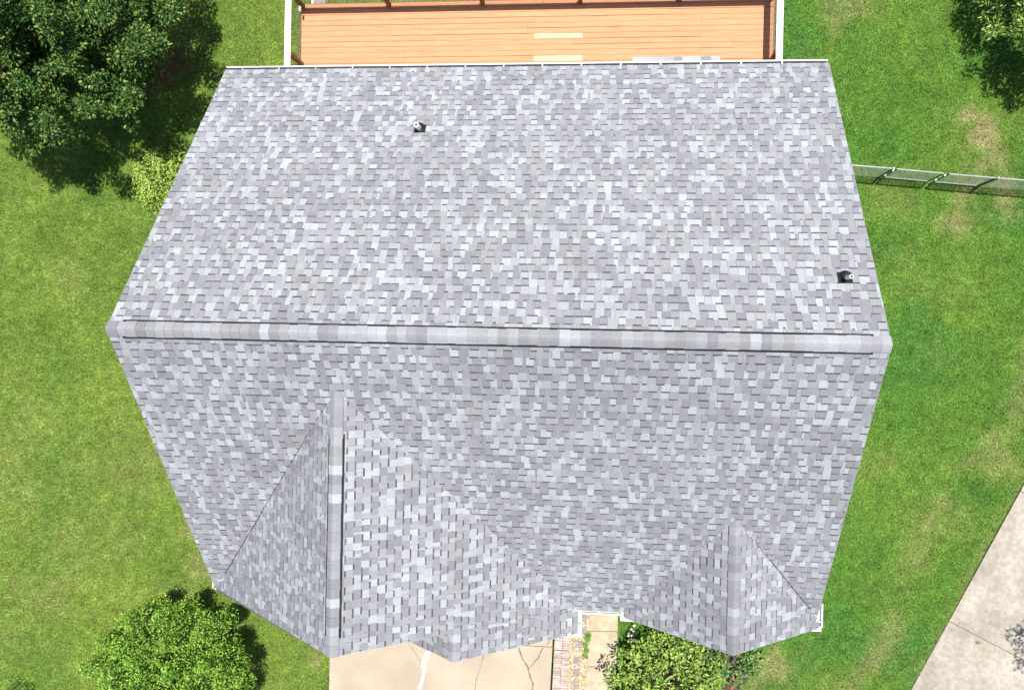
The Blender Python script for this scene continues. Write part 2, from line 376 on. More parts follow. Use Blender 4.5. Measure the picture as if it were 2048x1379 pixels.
def lay(O, ud, vd, u0, u1, vtop, halves, hide=None):
    """lay courses of laminated shingle tabs on a slope: O eave origin, ud along the eave, vd up the slope"""
    O, ud, vd = np.array(O, float), np.array(ud, float), np.array(vd, float)
    nn = np.cross(ud, vd); nn /= np.linalg.norm(nn)
    if nn[2] < 0: nn = -nn
    P = lambda u, v, n: O + ud * u + vd * v + nn * n
    rows = int(math.ceil((vtop + .03) / EXPO))
    for r in range(rows):
        v0 = r * EXPO - .02; v1 = v0 + EXPO
        jl, jr = random.uniform(-.004, .003), random.uniform(-.003, .004); last = False
        u = u0 - random.uniform(0, .3); tooth = random.random() < .5; wob = random.uniform(-.004, .004)
        while u < u1:
            wd = random.choice((.08, .10, .12, .13, .135, .145, .16)) * random.uniform(.9, 1.1) * (1 if tooth else .98)
            if random.random() < .06: wd = random.uniform(.03, .06)
            a, b = max(u, u0 + jl), min(u + wd, u1 + jr)
            u += wd; tt = tooth; tooth = not tooth if random.random() < .9 else tooth
            if b - a < .012: continue
            g = .0018
            poly = clip([(a + g, v0), (b - g, v0), (b - g, v1 + .004), (a + g, v1 + .004)], [(0, 1, vtop)] + halves)
            if len(poly) < 3 or area2(poly) < 4e-4: continue
            if hide and all(hide(P(p[0], p[1], 0)) for p in poly): continue
            butt = (.0075 if tt else .0035) + wob * .15
            col = cell_col()
            if last and col[0] > .32 and random.random() < .7: col = random.choice((MID, MIDD, DARK))
            last = col[0] > .32; vs = []; cs = []; fs = []
            k = len(poly)
            hgt = lambda v: max(.0012, butt * (1 - .93 * (v - v0) / EXPO))
            for p in poly: vs.append(P(p[0], p[1], hgt(p[1]))); cs.append(col)
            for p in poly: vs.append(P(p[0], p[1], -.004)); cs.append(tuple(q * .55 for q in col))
            fs.append(tuple(range(k))); fs += [(i, k + i, k + (i + 1) % k, (i + 1) % k) for i in range(k)]
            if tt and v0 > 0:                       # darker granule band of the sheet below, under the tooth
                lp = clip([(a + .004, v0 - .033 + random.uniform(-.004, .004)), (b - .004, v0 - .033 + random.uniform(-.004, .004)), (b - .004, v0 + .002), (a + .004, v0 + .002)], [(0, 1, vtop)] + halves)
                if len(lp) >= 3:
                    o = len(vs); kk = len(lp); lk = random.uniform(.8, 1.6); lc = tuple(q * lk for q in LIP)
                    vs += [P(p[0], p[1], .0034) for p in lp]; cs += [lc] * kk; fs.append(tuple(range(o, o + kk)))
            pr = to_px(np.array(vs[:k]))
            cells.append((vs, fs, cs, area2([tuple(q) for q in pr])))
def in_tri(p, ax, ay, bx, by, cx_, cy_):
    s = lambda x1, y1, x2, y2: (p[0] - x1) * (y2 - y1) - (p[1] - y1) * (x2 - x1)
    d = (s(ax, ay, bx, by), s(bx, by, cx_, cy_), s(cx_, cy_, ax, ay))
    return all(q > 1e-3 for q in d) or all(q < -1e-3 for q in d)
SL = math.hypot(D, H); cu, su = D / SL, H / SL
def vd2(a, b): v = np.array(b, float) - np.array(a, float); return v / np.linalg.norm(v)
lay((0, D, EZ), (1, 0, 0), (0, -cu, su), -W2, W2, SL, [])
def hide_front(p):
    return in_tri(p, X1, Y1S - .03, X1R, -D - .3, X1L, -D - .3) or in_tri(p, X2, Y2S - .03, X2R, -D - .3, X2L, -D - .3)
lay((0, -D, EZ), (1, 0, 0), (0, cu, su), -W2, W2, SL, [], hide_front)
def gable_side(xr, zr, xe, ys, e_front, extra=None, vmax=None):
    """one slope of a front gable; u runs from the main eave line towards the front (-y)"""
    ln = math.hypot(xe - xr, H - zr); vd = vd2((xe, 0, EZ), (xr, 0, G - zr))
    # valley from (u=0, v=0) to (u = -(ys + D), v = ln): keep what lies in front of it
    uv = -(ys + D); hv = [(-ln, uv, 0.0)]            # -ln*u + uv*v <= 0
    lay((xe, -D, EZ), (0, -1, 0), vd, uv - .2, e_front - D, vmax or ln, hv + (extra or []))
gable_side(X1, Z1, X1R, Y1S, E1)
v3 = math.hypot(X1R - X3, H - Z3)                     # same slope carried forward below the lower ridge
lay((X1R, -D, EZ), (0, -1, 0), vd2((X1R, 0, EZ), (X1, 0, G - Z1)), E1 - D, E3 - D, v3, [])
gable_side(X1, Z1, X1L, Y1S, E1)
gable_side(X2, Z2, X2R, Y2S, E2)
gable_side(X2, Z2, X2L, Y2S, E2)
l3 = math.hypot(X1R - X3, H - Z3)
lay((2 * X3 - X1R, -E1 + .55, EZ), (0, -1, 0), vd2((2 * X3 - X1R, 0, EZ), (X3, 0, G - Z3)), 0, E3 - E1 + .55, l3, [])
order = sorted(range(len(cells)), key=lambda i: -cells[i][3] if len(cells[i][0]) >= 8 else 0)
big = set(order[:300])
field = MB()
for i, c in enumerate(cells):
    if i in big:
        build('shingle', c[0], c[1], M['shingle'], roof, np.array(c[2]))
    else:
        b = len(field.v); field.v += [tuple(p) for p in c[0]]; field.f += [tuple(b + q for q in f) for f in c[1]]; field.c += c[2]
sf = field.build('shingle_field', M['shingle'], roof); tag(sf, kind='stuff')

# ridge caps: overlapping bent pieces, each its own object, over a black ridge vent
def cap_run(A, B, slopeL, slopeR, half, lift, vent=None, step=.158, wsc=1.0):
    """A..B along the ridge; slopeL / slopeR unit vectors pointing down each side"""
    A, B = np.array(A, float), np.array(B, float); Ln = np.linalg.norm(B - A); d = (B - A) / Ln
    slopeL, slopeR = np.array(slopeL, float), np.array(slopeR, float); up = np.array([0, 0, 1.])
    prof = []
    for s, sl in ((1, slopeL), (.78, slopeL), (.45, slopeL), (.2, slopeL), (0, None), (.2, slopeR), (.45, slopeR), (.78, slopeR), (1, slopeR)):
        base = sl * half * s if sl is not None else np.zeros(3)
        rnd = -.010 * max(0, 1 - s / .45) ** 1.5
        prof.append(base + up * (lift + rnd + .012))
    n = int(round(Ln / step))
    if vent:
        a, b = A + d * vent[0], B - d * vent[1]
        for sl in (slopeL, slopeR):
            nrm = np.cross(d, sl); nrm /= np.linalg.norm(nrm); nrm = nrm if nrm[2] > 0 else -nrm
            q = []
            for p in (a, b):
                q += [p + sl * .02 + nrm * .004, p + sl * (half + .022) + nrm * .004, p + sl * (half + .022) + nrm * (lift - .002), p + sl * .02 + nrm * (lift - .002)]
            build('ridge_vent', q, [(0, 1, 2, 3), (7, 6, 5, 4), (0, 4, 5, 1), (1, 5, 6, 2), (2, 6, 7, 3), (3, 7, 4, 0)], M['vent'], roof)
    ca = None
    for k in range(n):
        t0, t1 = Ln * k / n, Ln * (k + 1) / n + .03
        hf = random.uniform(.95, 1.05); kk_ = random.uniform(.94, 1.06); c = tuple(kk_ * (.85 * q + .15 * w_) for q, w_ in zip(cell_col(), MID)); ca = c
        vs = []; cs = []
        jit = random.uniform(-.004, .004)
        for t, dz in ((t0 + jit, .0), (min(t1, Ln), .013)):
            for p in prof: vs.append(A + d * t + p * (hf, hf, 1) + up * dz)
        for t, dz in ((t0 + jit, -.02), (min(t1, Ln), -.009)):
            for p in prof: vs.append(A + d * t + p * (hf, hf, 1) + up * dz)
        cs = [c] * len(vs); m = len(prof); fs = []
        for i in range(m - 1):
            fs.append((i, i + 1, m + i + 1, m + i)); fs.append((2 * m + i, 3 * m + i, 3 * m + i + 1, 2 * m + i + 1))
            fs.append((m + i, m + i + 1, 3 * m + i + 1, 3 * m + i)); fs.append((i, 2 * m + i, 2 * m + i + 1, i + 1))
        fs.append((0, m, 3 * m, 2 * m)); fs.append((m - 1, 3 * m - 1, 4 * m - 1, 2 * m - 1))
        build('ridge_cap', vs, fs, M['shingle'], roof, np.array(cs))
cap_run((-W2, 0, G), (W2, 0, G), (0, cu, -su), (0, -cu, -su), .158, .019, (.24, .24))
def sl_of(xr, zr, xe): v = np.array([xe - xr, 0, -(H - zr)]); return v / np.linalg.norm(v)
cap_run((X1, -E1, G - Z1), (X1, Y1S - .02, G - Z1), sl_of(X1, Z1, X1L), sl_of(X1, Z1, X1R), .155, .019, (.30, .72))
cap_run((X2, -E2, G - Z2), (X2, Y2S - .02, G - Z2), sl_of(X2, Z2, X2L), sl_of(X2, Z2, X2R), .155, .010)
cap_run((X3, -E3, G - Z3), (X3, -E3 + .62, G - Z3), sl_of(X3, Z3, 2 * X3 - X1R), sl_of(X3, Z3, X1R), .15, .010)
# closed-cut valley lines on the outer valleys
def valley(a, b, mat=M['black'], wd=.0055):
    a, b = np.array(a, float), np.array(b, float); d = (b - a) / np.linalg.norm(b - a); n = np.cross(d, (0, 0, 1.)); n /= np.linalg.norm(n)
    vs = []; N = 24
    for k in range(N + 1):
        p = a + (b - a) * k / N + np.array([0, 0, .017]); o = n * random.uniform(-.006, .006)
        vs += [p + o + n * wd, p + o - n * wd, p + o - n * wd - np.array([0, 0, .02]), p + o + n * wd - np.array([0, 0, .02])]
    fs = []
    for k in range(N):
        for j in range(4): fs.append((4 * k + j, 4 * k + (j + 1) % 4, 4 * k + 4 + (j + 1) % 4, 4 * k + 4 + j))
    return build('valley_seam', vs, fs, mat, roof)
valley((X1 - .12, Y1S - .12, G - Z1 - .11), (X1L + .35, -D + .45, EZ + .36))
valley((X2 + .10, Y2S - .10, G - Z2 - .10), (X2R - .2, -D + .3, EZ + .24))

# walls under the roof, inset from the eaves
INS = .42
def pent(half0, half1, eave, top, z0): return [(half0, z0), (half1, z0), (half1, eave), ((half0 + half1) / 2, top), (half0, eave)]
mp = H / D
MB().prism([(-D + INS, -.7), (D - INS, -.7), (D - INS, EZ + INS * mp - .16), (0, G - .18), (-D + INS, EZ + INS * mp - .16)], 'x', -W2 + .3, W2 - .3).build('wall', M['siding'], house)
mg = (H - Z1) / (X1R - X1); ml = (H - Z1) / (X1 - X1L); m2 = (H - Z2) / (X2 - X2L)
MB().prism([(X1L + .32, -.7), (X1R - INS, -.7), (X1R - INS, EZ + INS * mg - .17), (X1, G - Z1 - .18), (X1L + .32, EZ + .32 * ml - .17)], 'y', -E1 + .3, -D + INS + .01).build('wall', M['wallbrick'], house)
MB().prism([(2 * X3 - X1R + INS, -.7), (X1R - INS - .004, -.7), (X1R - INS - .004, EZ + INS * mg - .175), (X3, G - Z3 - .18), (2 * X3 - X1R + INS, EZ + INS * mg - .175)], 'y', -E3 + .3, -E1 + .31).build('wall', M['wallbrick'], house)
MB().prism([(X2L + INS, -.3), (X2R - INS, -.3), (X2R - INS, EZ + INS * m2 - .17), (X2, G - Z2 - .18), (X2L + INS, EZ + INS * m2 - .17)], 'y', -E2 + .3, -D + INS + .01).build('wall', M['wallbrick'], house)
def opening(name, x0, x1, z0, z1, y, s, mat, bars=1):
    o = MB().box((x0, min(y, y + s * .02), z0), (x1, max(y, y + s * .02), z1)).build(name, mat, house)
    fr = MB(); t = .07
    for a, b in (((x0 - t, z0 - t), (x1 + t, z0)), ((x0 - t, z1), (x1 + t, z1 + t)), ((x0 - t, z0), (x0, z1)), ((x1, z0), (x1 + t, z1))):
        fr.box((a[0], min(y, y + s * .045), a[1]), (b[0], max(y, y + s * .045), b[1]))
    for k in range(1, bars + 1):
        xm = x0 + (x1 - x0) * k / (bars + 1); fr.box((xm - .02, min(y, y + s * .04), z0), (xm + .02, max(y, y + s * .04), z1))
    fr.build('frame', M['white'], o); return o
for x in (-4.6, -2.0, 4.6): opening('window', x, x + 1.1, 3.9, 5.3, D - INS, 1, M['glass'])
opening('sliding_door', 2.7, 4.5, 1.15, 3.2, D - INS, 1, M['glass'])
opening('window', 3.7, 4.9, 1.0, 2.5, -E2 + .3, -1, M['glass']); opening('window', 3.7, 4.9, 4.0, 5.3, -E2 + .3, -1, M['glass'])
opening('window', -4.4, -3.2, 4.2, 5.6, -E1 + .3, -1, M['glass']); opening('garage_door', -2.3, .6, -.48, 1.7, -E3 + .3, -1, M['white'], 3)
opening('front_door', 1.5, 2.3, .06, 2.15, -D + INS, -1, M['brownpost'], 0)

# gutters, fascia, rake trim
def gutter(A, B, out, hang=.78, name='gutter', floor_strip=True, zt=None):
    """open trough along an eave; out = unit vector pointing away from the roof"""
    A, B, out = np.array(A, float), np.array(B, float), np.array(out, float); d = (B - A) / np.linalg.norm(B - A); up = np.array([0, 0, 1.])
    prof = [(0, -.03), (0, -.13), (.075, -.13), (.112, -.06), (.112, -.012), (.086, -.012), (.086, -.022), (.104, -.022), (.104, -.058), (.070, -.122), (.008, -.122), (.008, -.03)]
    vs = [A + out * o + up * z for o, z in prof] + [B + out * o + up * z for o, z in prof]; n = len(prof)
    fs = [(i, (i + 1) % n, n + (i + 1) % n, n + i) for i in range(n)]
    fs += [(0, 1, 10, 11), (1, 2, 9, 10), (2, 3, 8, 9), (3, 4, 7, 8), (4, 5, 6, 7)]; fs += [tuple(n + i for i in f)[::-1] for f in fs[n:n + 5]]
    g = build(name, vs, fs, M['white'], house)
    e = A + d * .004; e2 = B - d * .004
    vv = [p + out * o + up * z for p in (e, e2) for o, z in ((.010, -.120), (.070, -.120), (.072, -.108), (.010, -.108))]
    if floor_strip: build('trough_floor', vv, [(0, 1, 2, 3), (7, 6, 5, 4), (0, 4, 5, 1), (1, 5, 6, 2), (2, 6, 7, 3), (3, 7, 4, 0)], M['gutter_in'], g)  # mottled darker strip along the trough floor
    Ln = np.linalg.norm(B - A); k = .35
    while k < Ln - .1:
        p = A + d * k
        vv = [p + d * s + out * o + up * z for s in (-.011, .011) for o, z in ((-.02, -.012), (.09, -.010), (.09, -.018), (-.02, -.020))]
        build('hanger', vv, [(0, 1, 2, 3), (7, 6, 5, 4), (0, 4, 5, 1), (1, 5, 6, 2), (2, 6, 7, 3), (3, 7, 4, 0)], M['galv'] if floor_strip else M['white'], g); k += hang
    return g
gutter((-W2 + .02, D - .025, EZ + .0), (W2 - .02, D - .025, EZ + .0), (0, 1, 0))
gutter((X1R - .025 + .11, -D + .025, EZ), (X2L + .025 - .11, -D + .025, EZ), (0, -1, 0), hang=.42, floor_strip=False)
gutter((X1R - .025, -D + .04, EZ), (X1R - .025, -E3 + .02, EZ), (1, 0, 0), hang=.45, floor_strip=False)
gutter((X2L + .025, -D + .04, EZ), (X2L + .025, -E2 + .02, EZ), (-1, 0, 0), hang=.45, floor_strip=False)
gutter((X2R - .025, -D + .35, EZ), (X2R - .025, -E2 + .02, EZ), (1, 0, 0), hang=.3, floor_strip=False)
gutter((X1L + .025, -D + .2, EZ), (X1L + .025, -E1 - .02, EZ), (-1, 0, 0), hang=.3, floor_strip=False)
def board(name, a, b, inn, dz0=-.02, dz1=-.20, th=.025):
    a, b, inn = np.array(a, float), np.array(b, float), np.array(inn, float)
    vs = [p + inn * t + np.array([0, 0, z]) for p in (a, b) for t, z in ((0, dz0), (th, dz0), (th, dz1), (0, dz1))]
    return build(name, vs, [(0, 1, 2, 3), (7, 6, 5, 4), (0, 4, 5, 1), (1, 5, 6, 2), (2, 6, 7, 3), (3, 7, 4, 0)], M['white'], house)
for s in (-1, 1):
    for e in (-1, 1):
        board('rake_trim', (s * (W2 + .004), 0, G - .012), (s * (W2 + .004), e * D, EZ - .012), (-s, 0, 0), .004, -.19, .03)
board('rake_trim', (X1, -E1 - .004, G - Z1 - .005), (X1L, -E1 - .004, EZ - .005), (0, 1, 0), 0)
board('rake_trim', (X1, -E1 - .004, G - Z1 - .005), (X3, -E1 - .004, G - Z3 - .005), (0, 1, 0), 0)
board('rake_trim', (X3, -E3 - .004, G - Z3 - .005), (X1R, -E3 - .004, EZ - .005), (0, 1, 0), 0)
board('rake_trim', (X3, -E3 - .004, G - Z3 - .005), (2 * X3 - X1R, -E3 - .004, EZ - .005), (0, 1, 0), 0)
board('rake_trim', (X2, -E2 - .004, G - Z2 - .005), (X2L, -E2 - .004, EZ - .005), (0, 1, 0), 0)
board('rake_trim', (X2, -E2 - .004, G - Z2 - .005), (X2R, -E2 - .004, EZ - .005), (0, 1, 0), 0)
board('fascia', (-W2, D - .05, EZ - .03), (W2, D - .05, EZ - .03), (0, 1, 0), 0, -.2, .022)
# boxed eave returns at the gable feet
for xa, xb, yf in ((X1R - .75, X1R + .09, -E3 - .11), (X2L - .09, X2L + .75, -E2 - .10), (X2R - .42, X2R + .09, -E2 - .10), (X1L - .09, X1L + .50, -E1 - .08)):
    MB().box((xa, yf, EZ - .30), (xb, yf + .34, EZ - .135)).build('eave_return', M['white'], house)
MB().tube((X2L + .55, -E2 + .20, EZ - .15), (X2L + .55, -E2 + .20, .05), .04).build('downspout', M['darkmetal'], house)

# plumbing vents on the back slope
def plumb_vent(x, y, hgt, rad, fs_):
    z = G - H / D * y; nrm = np.array([0, su, cu]); sd_ = np.array([0, -cu, su]); c = np.array([x, y, z])
    q = []
    for n in (.006, .022):
        for a, b in ((-fs_, -fs_), (fs_, -fs_), (fs_, fs_), (-fs_, fs_)): q.append(c + np.array([1., 0, 0]) * a + sd_ * b + nrm * n)
    fl = build('vent_flashing', q, [(0, 1, 2, 3), (7, 6, 5, 4), (0, 4, 5, 1), (1, 5, 6, 2), (2, 6, 7, 3), (3, 7, 4, 0)], M['black'], house)
    m = MB(); m.tube(c + nrm * .02 - sd_ * .03, c + nrm * .05 - sd_ * .02, .09, .082, 20); m.tube(c + nrm * .045 - sd_ * .02, c + np.array([0, 0, .13]), .08, .05, 20)
    m.build('rubber_boot', M['black'], fl, True)
    p = MB(); n = 20; top = c + np.array([0, 0, hgt]); vs = []
    for cc, r in ((c, rad), (top, rad), (top, rad * .72), (c + np.array([0, 0, hgt - .14]), rad * .72)):
        for i in range(n): t = 2 * math.pi * i / n; vs.append(cc + np.array([math.cos(t) * r, math.sin(t) * r, 0]))
    fsx = [(k * n + i, k * n + (i + 1) % n, (k + 1) * n + (i + 1) % n, (k + 1) * n + i) for k in range(3) for i in range(n)]
    pp = build('vent_pipe', vs, fsx, M['pvc'], house)
    MB().tube(top - np.array([0, 0, .13]), top - np.array([0, 0, .12]), rad * .7, n=16).build('pipe_bore', M['pvc_in'], pp)
plumb_vent(-1.68, 3.90, .34, .048, .11)
plumb_vent(5.60, 1.02, .40, .032, .108)

# small shingled hood over the deck door, seen just past the back gutter
AZ = 3.55; ax0, ax1, ay = at(1265, 118, AZ)[0], at(1440, 118, AZ)[0], at(1350, 118, AZ)[1] + .03
MB().prism([(D - INS, AZ + .55), (D - INS, AZ + .45), (ay, AZ - .1), (ay, AZ)], 'x', ax0, ax1).build('door_hood', M['felt'], house)
hood = [c for c in house.children if c.name.startswith('door_hood')][0]
hs_ = vd2((0, ay, AZ), (0, D - INS, AZ + .55)); hn = np.array([0, -hs_[2], hs_[1]]); hn = hn if hn[2] > 0 else -hn
for r in range(3):
    u = ax0
    while u < ax1 - .02:
        b = min(ax1, u + random.uniform(.14, .26)); p0 = np.array([0, ay, AZ]) + hs_ * (r * .15 - .015); p1 = p0 + hs_ * .155
        vs = [p0 + hn * .014 + [u + .002, 0, 0], p0 + hn * .014 + [b - .002, 0, 0], p1 + hn * .003 + [b - .002, 0, 0], p1 + hn * .003 + [u + .002, 0, 0]]
        vs += [v - hn * .012 for v in vs]
        build('shingle', vs, [(0, 1, 2, 3), (7, 6, 5, 4), (0, 4, 5, 1), (1, 5, 6, 2), (2, 6, 7, 3), (3, 7, 4, 0)], M['shingle'], hood, np.array([cell_col()] * 8)); u = b

# ------------------------------------------------------------------ deck behind the house
FZ = 1.05; RZ = 2.10
dx0, dx1, dy0, dy1 = -6.50, 5.97, D - INS + .01, 8.86
deck = empty('wooden_deck', (0, 7, 0), 'orange stained timber deck with wire railing behind the house', 'deck')
row = .1455; y = dy1; k = 0
nb0, nb1 = at(1068, 72, FZ)[0], at(1166, 72, FZ)[0]
rowA = min(range(27), key=lambda i: abs((dy1 - (i + .5) * row) - at(1100, 72, FZ)[1])); rowB = min(range(27), key=lambda i: abs((dy1 - (i + .5) * row) - at(1100, 116, FZ)[1]))
joists = [dx0 + .41 * i for i in range(1, 31)]
while y - row > dy0:
    cuts = [dx0 + .02 * random.random()]
    while cuts[-1] < dx1 - 2.0: cuts.append(min(joists, key=lambda j: abs(j - (cuts[-1] + random.choice((2.44, 3.05, 3.66, 4.27))))))
    cuts = [c for c in cuts if c < dx1 - .6] + [dx1]
    if k in (rowA, rowB): cuts = sorted([c for c in cuts if not nb0 - .5 < c < nb1 + .5] + [nb0, nb1])
    elif k == 3: cuts = sorted([c for c in cuts if not nb0 - 1 < c < nb0 + 1] + [nb0])
    for a, b in zip(cuts[:-1], cuts[1:]):
        new = k in (rowA, rowB) and abs(a - nb0) < .01
        q = random.uniform(-.0025, .0025)
        o = MB().box((a + .002, y - row + random.choice((.004, .006, .008, .011)), FZ - .03), (b - .002, y - .001, FZ + q)).build('board', M['newboard' if new else 'deck'], deck)
        if new: o['label'] = 'pale unstained replacement board'
    y -= row; k += 1
for lo, hi in (((dx0, dy1 + .002, FZ - .26), (dx1, dy1 + .04, FZ - .035)), ((dx0 - .04, dy0, FZ - .26), (dx0 - .002, dy1, FZ - .035)), ((dx1 + .002, dy0, FZ - .26), (dx1 + .04, dy1, FZ - .035))):
    MB().box(lo, hi).build('rim_joist', M['brownpost'], deck)
for j in np.arange(dx0 + .4, dx1, .82): MB().box((j - .02, dy0, FZ - .23), (j + .02, dy1, FZ - .033)).build('joist', M['brownpost'], deck)
def post(x, y, mat=M['brownpost']):
    MB().box((x - .048, y - .048, -.15), (x + .048, y + .048, RZ - .045)).build('post', mat, deck)
bx = [at(p, q, FZ)[0] for p, q in ((614, 24), (779, 18), (966, 12), (1161, 10), (1359, 12), (1556, 18))]
bx[0] = dx0 + .06; bx[-1] = dx1 - .06
for x in bx: post(x, dy1 - .06)
yl = at(600, 130, FZ)[1]
post(dx0 + .06, yl); post(dx1 - .06, at(1553, 126, FZ)[1])
MB().box((dx0 - .06, D - .3, RZ - .04), (dx0 + .10, dy1 + .06, RZ)).build('top_rail', M['rail'], deck)
MB().box((dx1 - .10, D - .3, RZ - .04), (dx1 + .06, dy1 + .06, RZ)).build('top_rail', M['rail_worn'], deck)
MB().box((dx0 + .104, dy1 - .10, RZ - .04), (dx1 - .104, dy1 + .06, RZ)).build('top_rail', M['rail'], deck)
def wire_panel(a, b, z0, z1, sp_h, sp_v, r, diag=False, parent=None, mat=None):
    a, b = np.array(a, float), np.array(b, float); Ln = np.linalg.norm(b - a); d = (b - a) / Ln; m = MB()
    P = lambda s, z: (a[0] + d[0] * s, a[1] + d[1] * s, z)
    if diag:
        hgt = z1 - z0; s = -hgt
        while s < Ln:
            for sg in (1, -1):
                q0, q1 = (s, z0), (s + hgt, z1)
                if sg < 0: q0, q1 = (s, z1), (s + hgt, z0)
                t0 = max(0, -q0[0] / hgt); t1 = min(1, (Ln - q0[0]) / hgt)
                if t1 - t0 > .02:
                    e0 = (q0[0] + hgt * t0, q0[1] + (q1[1] - q0[1]) * t0); e1 = (q0[0] + hgt * t1, q0[1] + (q1[1] - q0[1]) * t1)
                    m.tube(P(*e0), P(*e1), r, n=4, caps=False)
            s += sp_h
    else:
        for z in np.arange(z0, z1, sp_v): m.tube(P(0, z), P(Ln, z), r, n=4, caps=False)
        for s in np.arange(0, Ln, sp_h): m.tube(P(s, z0), P(s, z1), r, n=4, caps=False)
    return m.build('wire_mesh', mat or M['wire'], parent)
for a, b in zip(bx[:-1], bx[1:]): wire_panel((a + .05, dy1 - .02), (b - .05, dy1 - .02), FZ + .02, RZ - .05, .05, .10, .0022, parent=deck)
wire_panel((dx0 + .02, D - .2), (dx0 + .02, dy1 - .1), FZ + .02, RZ - .05, .05, .10, .0016, parent=deck)
wire_panel((dx1 - .02, D - .2), (dx1 - .02, dy1 - .1), FZ + .02, RZ - .05, .05, .10, .0022, parent=deck)
MB().box((dx0 + .115, dy1 - .35, FZ + .42), (dx0 + .15, dy1 - .22, FZ + .50)).box((dx0 + .10, dy1 - .31, FZ + .44), (dx0 + .118, dy1 - .26, FZ + .48)).build('bracket', M['white'], deck)
# grey pad on the grass behind the deck
pp = at(638, 4, .02)
pad = empty('splash_pad', (pp[0], pp[1], 0), 'small grey slab with white edge on the grass behind the deck rail', 'slab')
MB().box((pp[0] - .13, pp[1] - .12, -.05), (pp[0] + .2, pp[1] + .8, .06)).build('slab', M['stone'], pad)
MB().box((pp[0] - .19, pp[1] - .14, -.05), (pp[0] - .135, pp[1] + .8, .10)).build('edge_strip', M['white'], pad)

# ------------------------------------------------------------------ chain-link fence and double gate at right
FH = 1.25
tops = [at(p, q, FH)[:2] for p, q in ((1650, 326), (1787, 337), (1892, 347), (1996, 356), (2140, 368))]
def fence_tube(a, b, r, name, parent, mat=M['galv']): return MB().tube(a, b, r, n=8).build(name, mat, parent)
def fpost(p, parent, h=FH + .03, r=.03): 
    fence_tube((p[0], p[1], -.1), (p[0], p[1], h), r, 'post', parent, M['darkmetal'])
    MB().tube((p[0], p[1], h), (p[0], p[1], h + .03), r * 1.25, r * .5, n=8).build('post_cap', M['galv'], parent)
for i, lab in ((0, 'chain link fence panel running from the house wall to the gate'), (3, 'chain link fence panel right of the gate, leaving the frame')):
    a, b = tops[i], tops[i + 1]
    fe = empty('chain_link_fence', (*((a + b) / 2), 0), lab, 'fence', 'chain link fence panels')
    d = (b - a) / np.linalg.norm(b - a)
    fence_tube((*a, FH), (*b, FH), .019, 'top_rail', fe)
    wire_panel(a, b, .04, FH - .01, .064, .064, .0016, True, fe)
    fpost(b if i == 0 else a, fe, r=.028)
for i, lab in ((1, 'chain link gate leaf nearer the house'), (2, 'chain link gate leaf farther from the house')):
    a, b = tops[i], tops[i + 1]; d = (b - a) / np.linalg.norm(b - a); a2, b2 = a + d * .09, b - d * .05
    ga = empty('chain_link_gate', (*((a + b) / 2), 0), lab, 'gate', 'chain link gate leaves')
    fence_tube((*a2, FH - .01), (*b2, FH - .01), .018, 'top_rail', ga); fence_tube((*a2, .12), (*b2, .12), .018, 'bottom_rail', ga)
    fence_tube((*a2, .10), (*a2, FH), .019, 'stile', ga, M['darkmetal']); fence_tube((*b2, .10), (*b2, FH), .019, 'stile', ga, M['darkmetal'])
    wire_panel(a2, b2, .13, FH - .02, .064, .064, .0016, True, ga)
    for z in (.35, FH - .25): MB().box((a2[0] - .05, a2[1] - .02, z), (a2[0], a2[1] + .02, z + .05)).build('hinge', M['galv'], ga)

# ------------------------------------------------------------------ brick edging wall, stepping stones, gravel
ew = empty('brick_edging', (XW + .2, -9, 0), 'low double-row pinkish brick edging wall beside the driveway', 'wall')
y0w = at(1120, 1262, .1)[1]; BR = .0685
def wall_x(y): # the wall swings slightly left towards the street
    return at(1109 - (0) , 1290, .1)[0] + (y - at(1109, 1290, .1)[1]) * .035
MB().prism([(wall_x(-7.3) + .004, -7.3), (wall_x(-7.3) + .425, -7.3), (wall_x(-11) + .425, -11), (wall_x(-11) + .004, -11)], 'z', DZ - .1, .040).build('wall_core', M['mortar'], ew)
bm_ = None
yb = -7.32; r = 0
while yb > -10.9:
    gap = .035 if r == 17 else .006
    for c in range(2):
        x = wall_x(yb) + c * .213 + random.uniform(-.004, .004); z1 = .105 + random.uniform(-.006, .006)
        MB().box((x, yb - BR + gap, .03), (x + .205, yb, z1)).build('brick', M['brick'], ew)
    yb -= BR; r += 1
for i, ((px, py), lab) in enumerate(zip(((1167, 1236), (1167, 1261), (1157, 1288), (1154, 1320), (1153, 1345), (1148, 1370)),
        ('grey stepping stone nearest the house, partly under the gutter', 'second grey stepping stone from the house beside the gutter corner', 'third grey stepping stone from the house, beside the green weeds',
         'fourth grey stepping stone from the house in the gravel', 'fifth grey stepping stone from the house in the gravel', 'sixth grey stepping stone from the house, at the photo edge'))):
    p = at(px, py, .07); st = empty('stepping_stone', (p[0], p[1], .03), lab, 'stepping stone', 'stepping stones in the gravel')
    a = random.uniform(-.08, .08)
    for s in (-1, 1):
        q = []
        for (u, v) in ((-.098 if s < 0 else .003, -.098), (-.003 if s < 0 else .098, -.098), (-.003 if s < 0 else .098, .098), (-.098 if s < 0 else .003, .098)):
            q.append((p[0] + u * math.cos(a) - v * math.sin(a), p[1] + u * math.sin(a) + v * math.cos(a)))
        MB().prism(q, 'z', .0, .072 + random.uniform(-.004, .004)).build('paver', M['stone'], st)
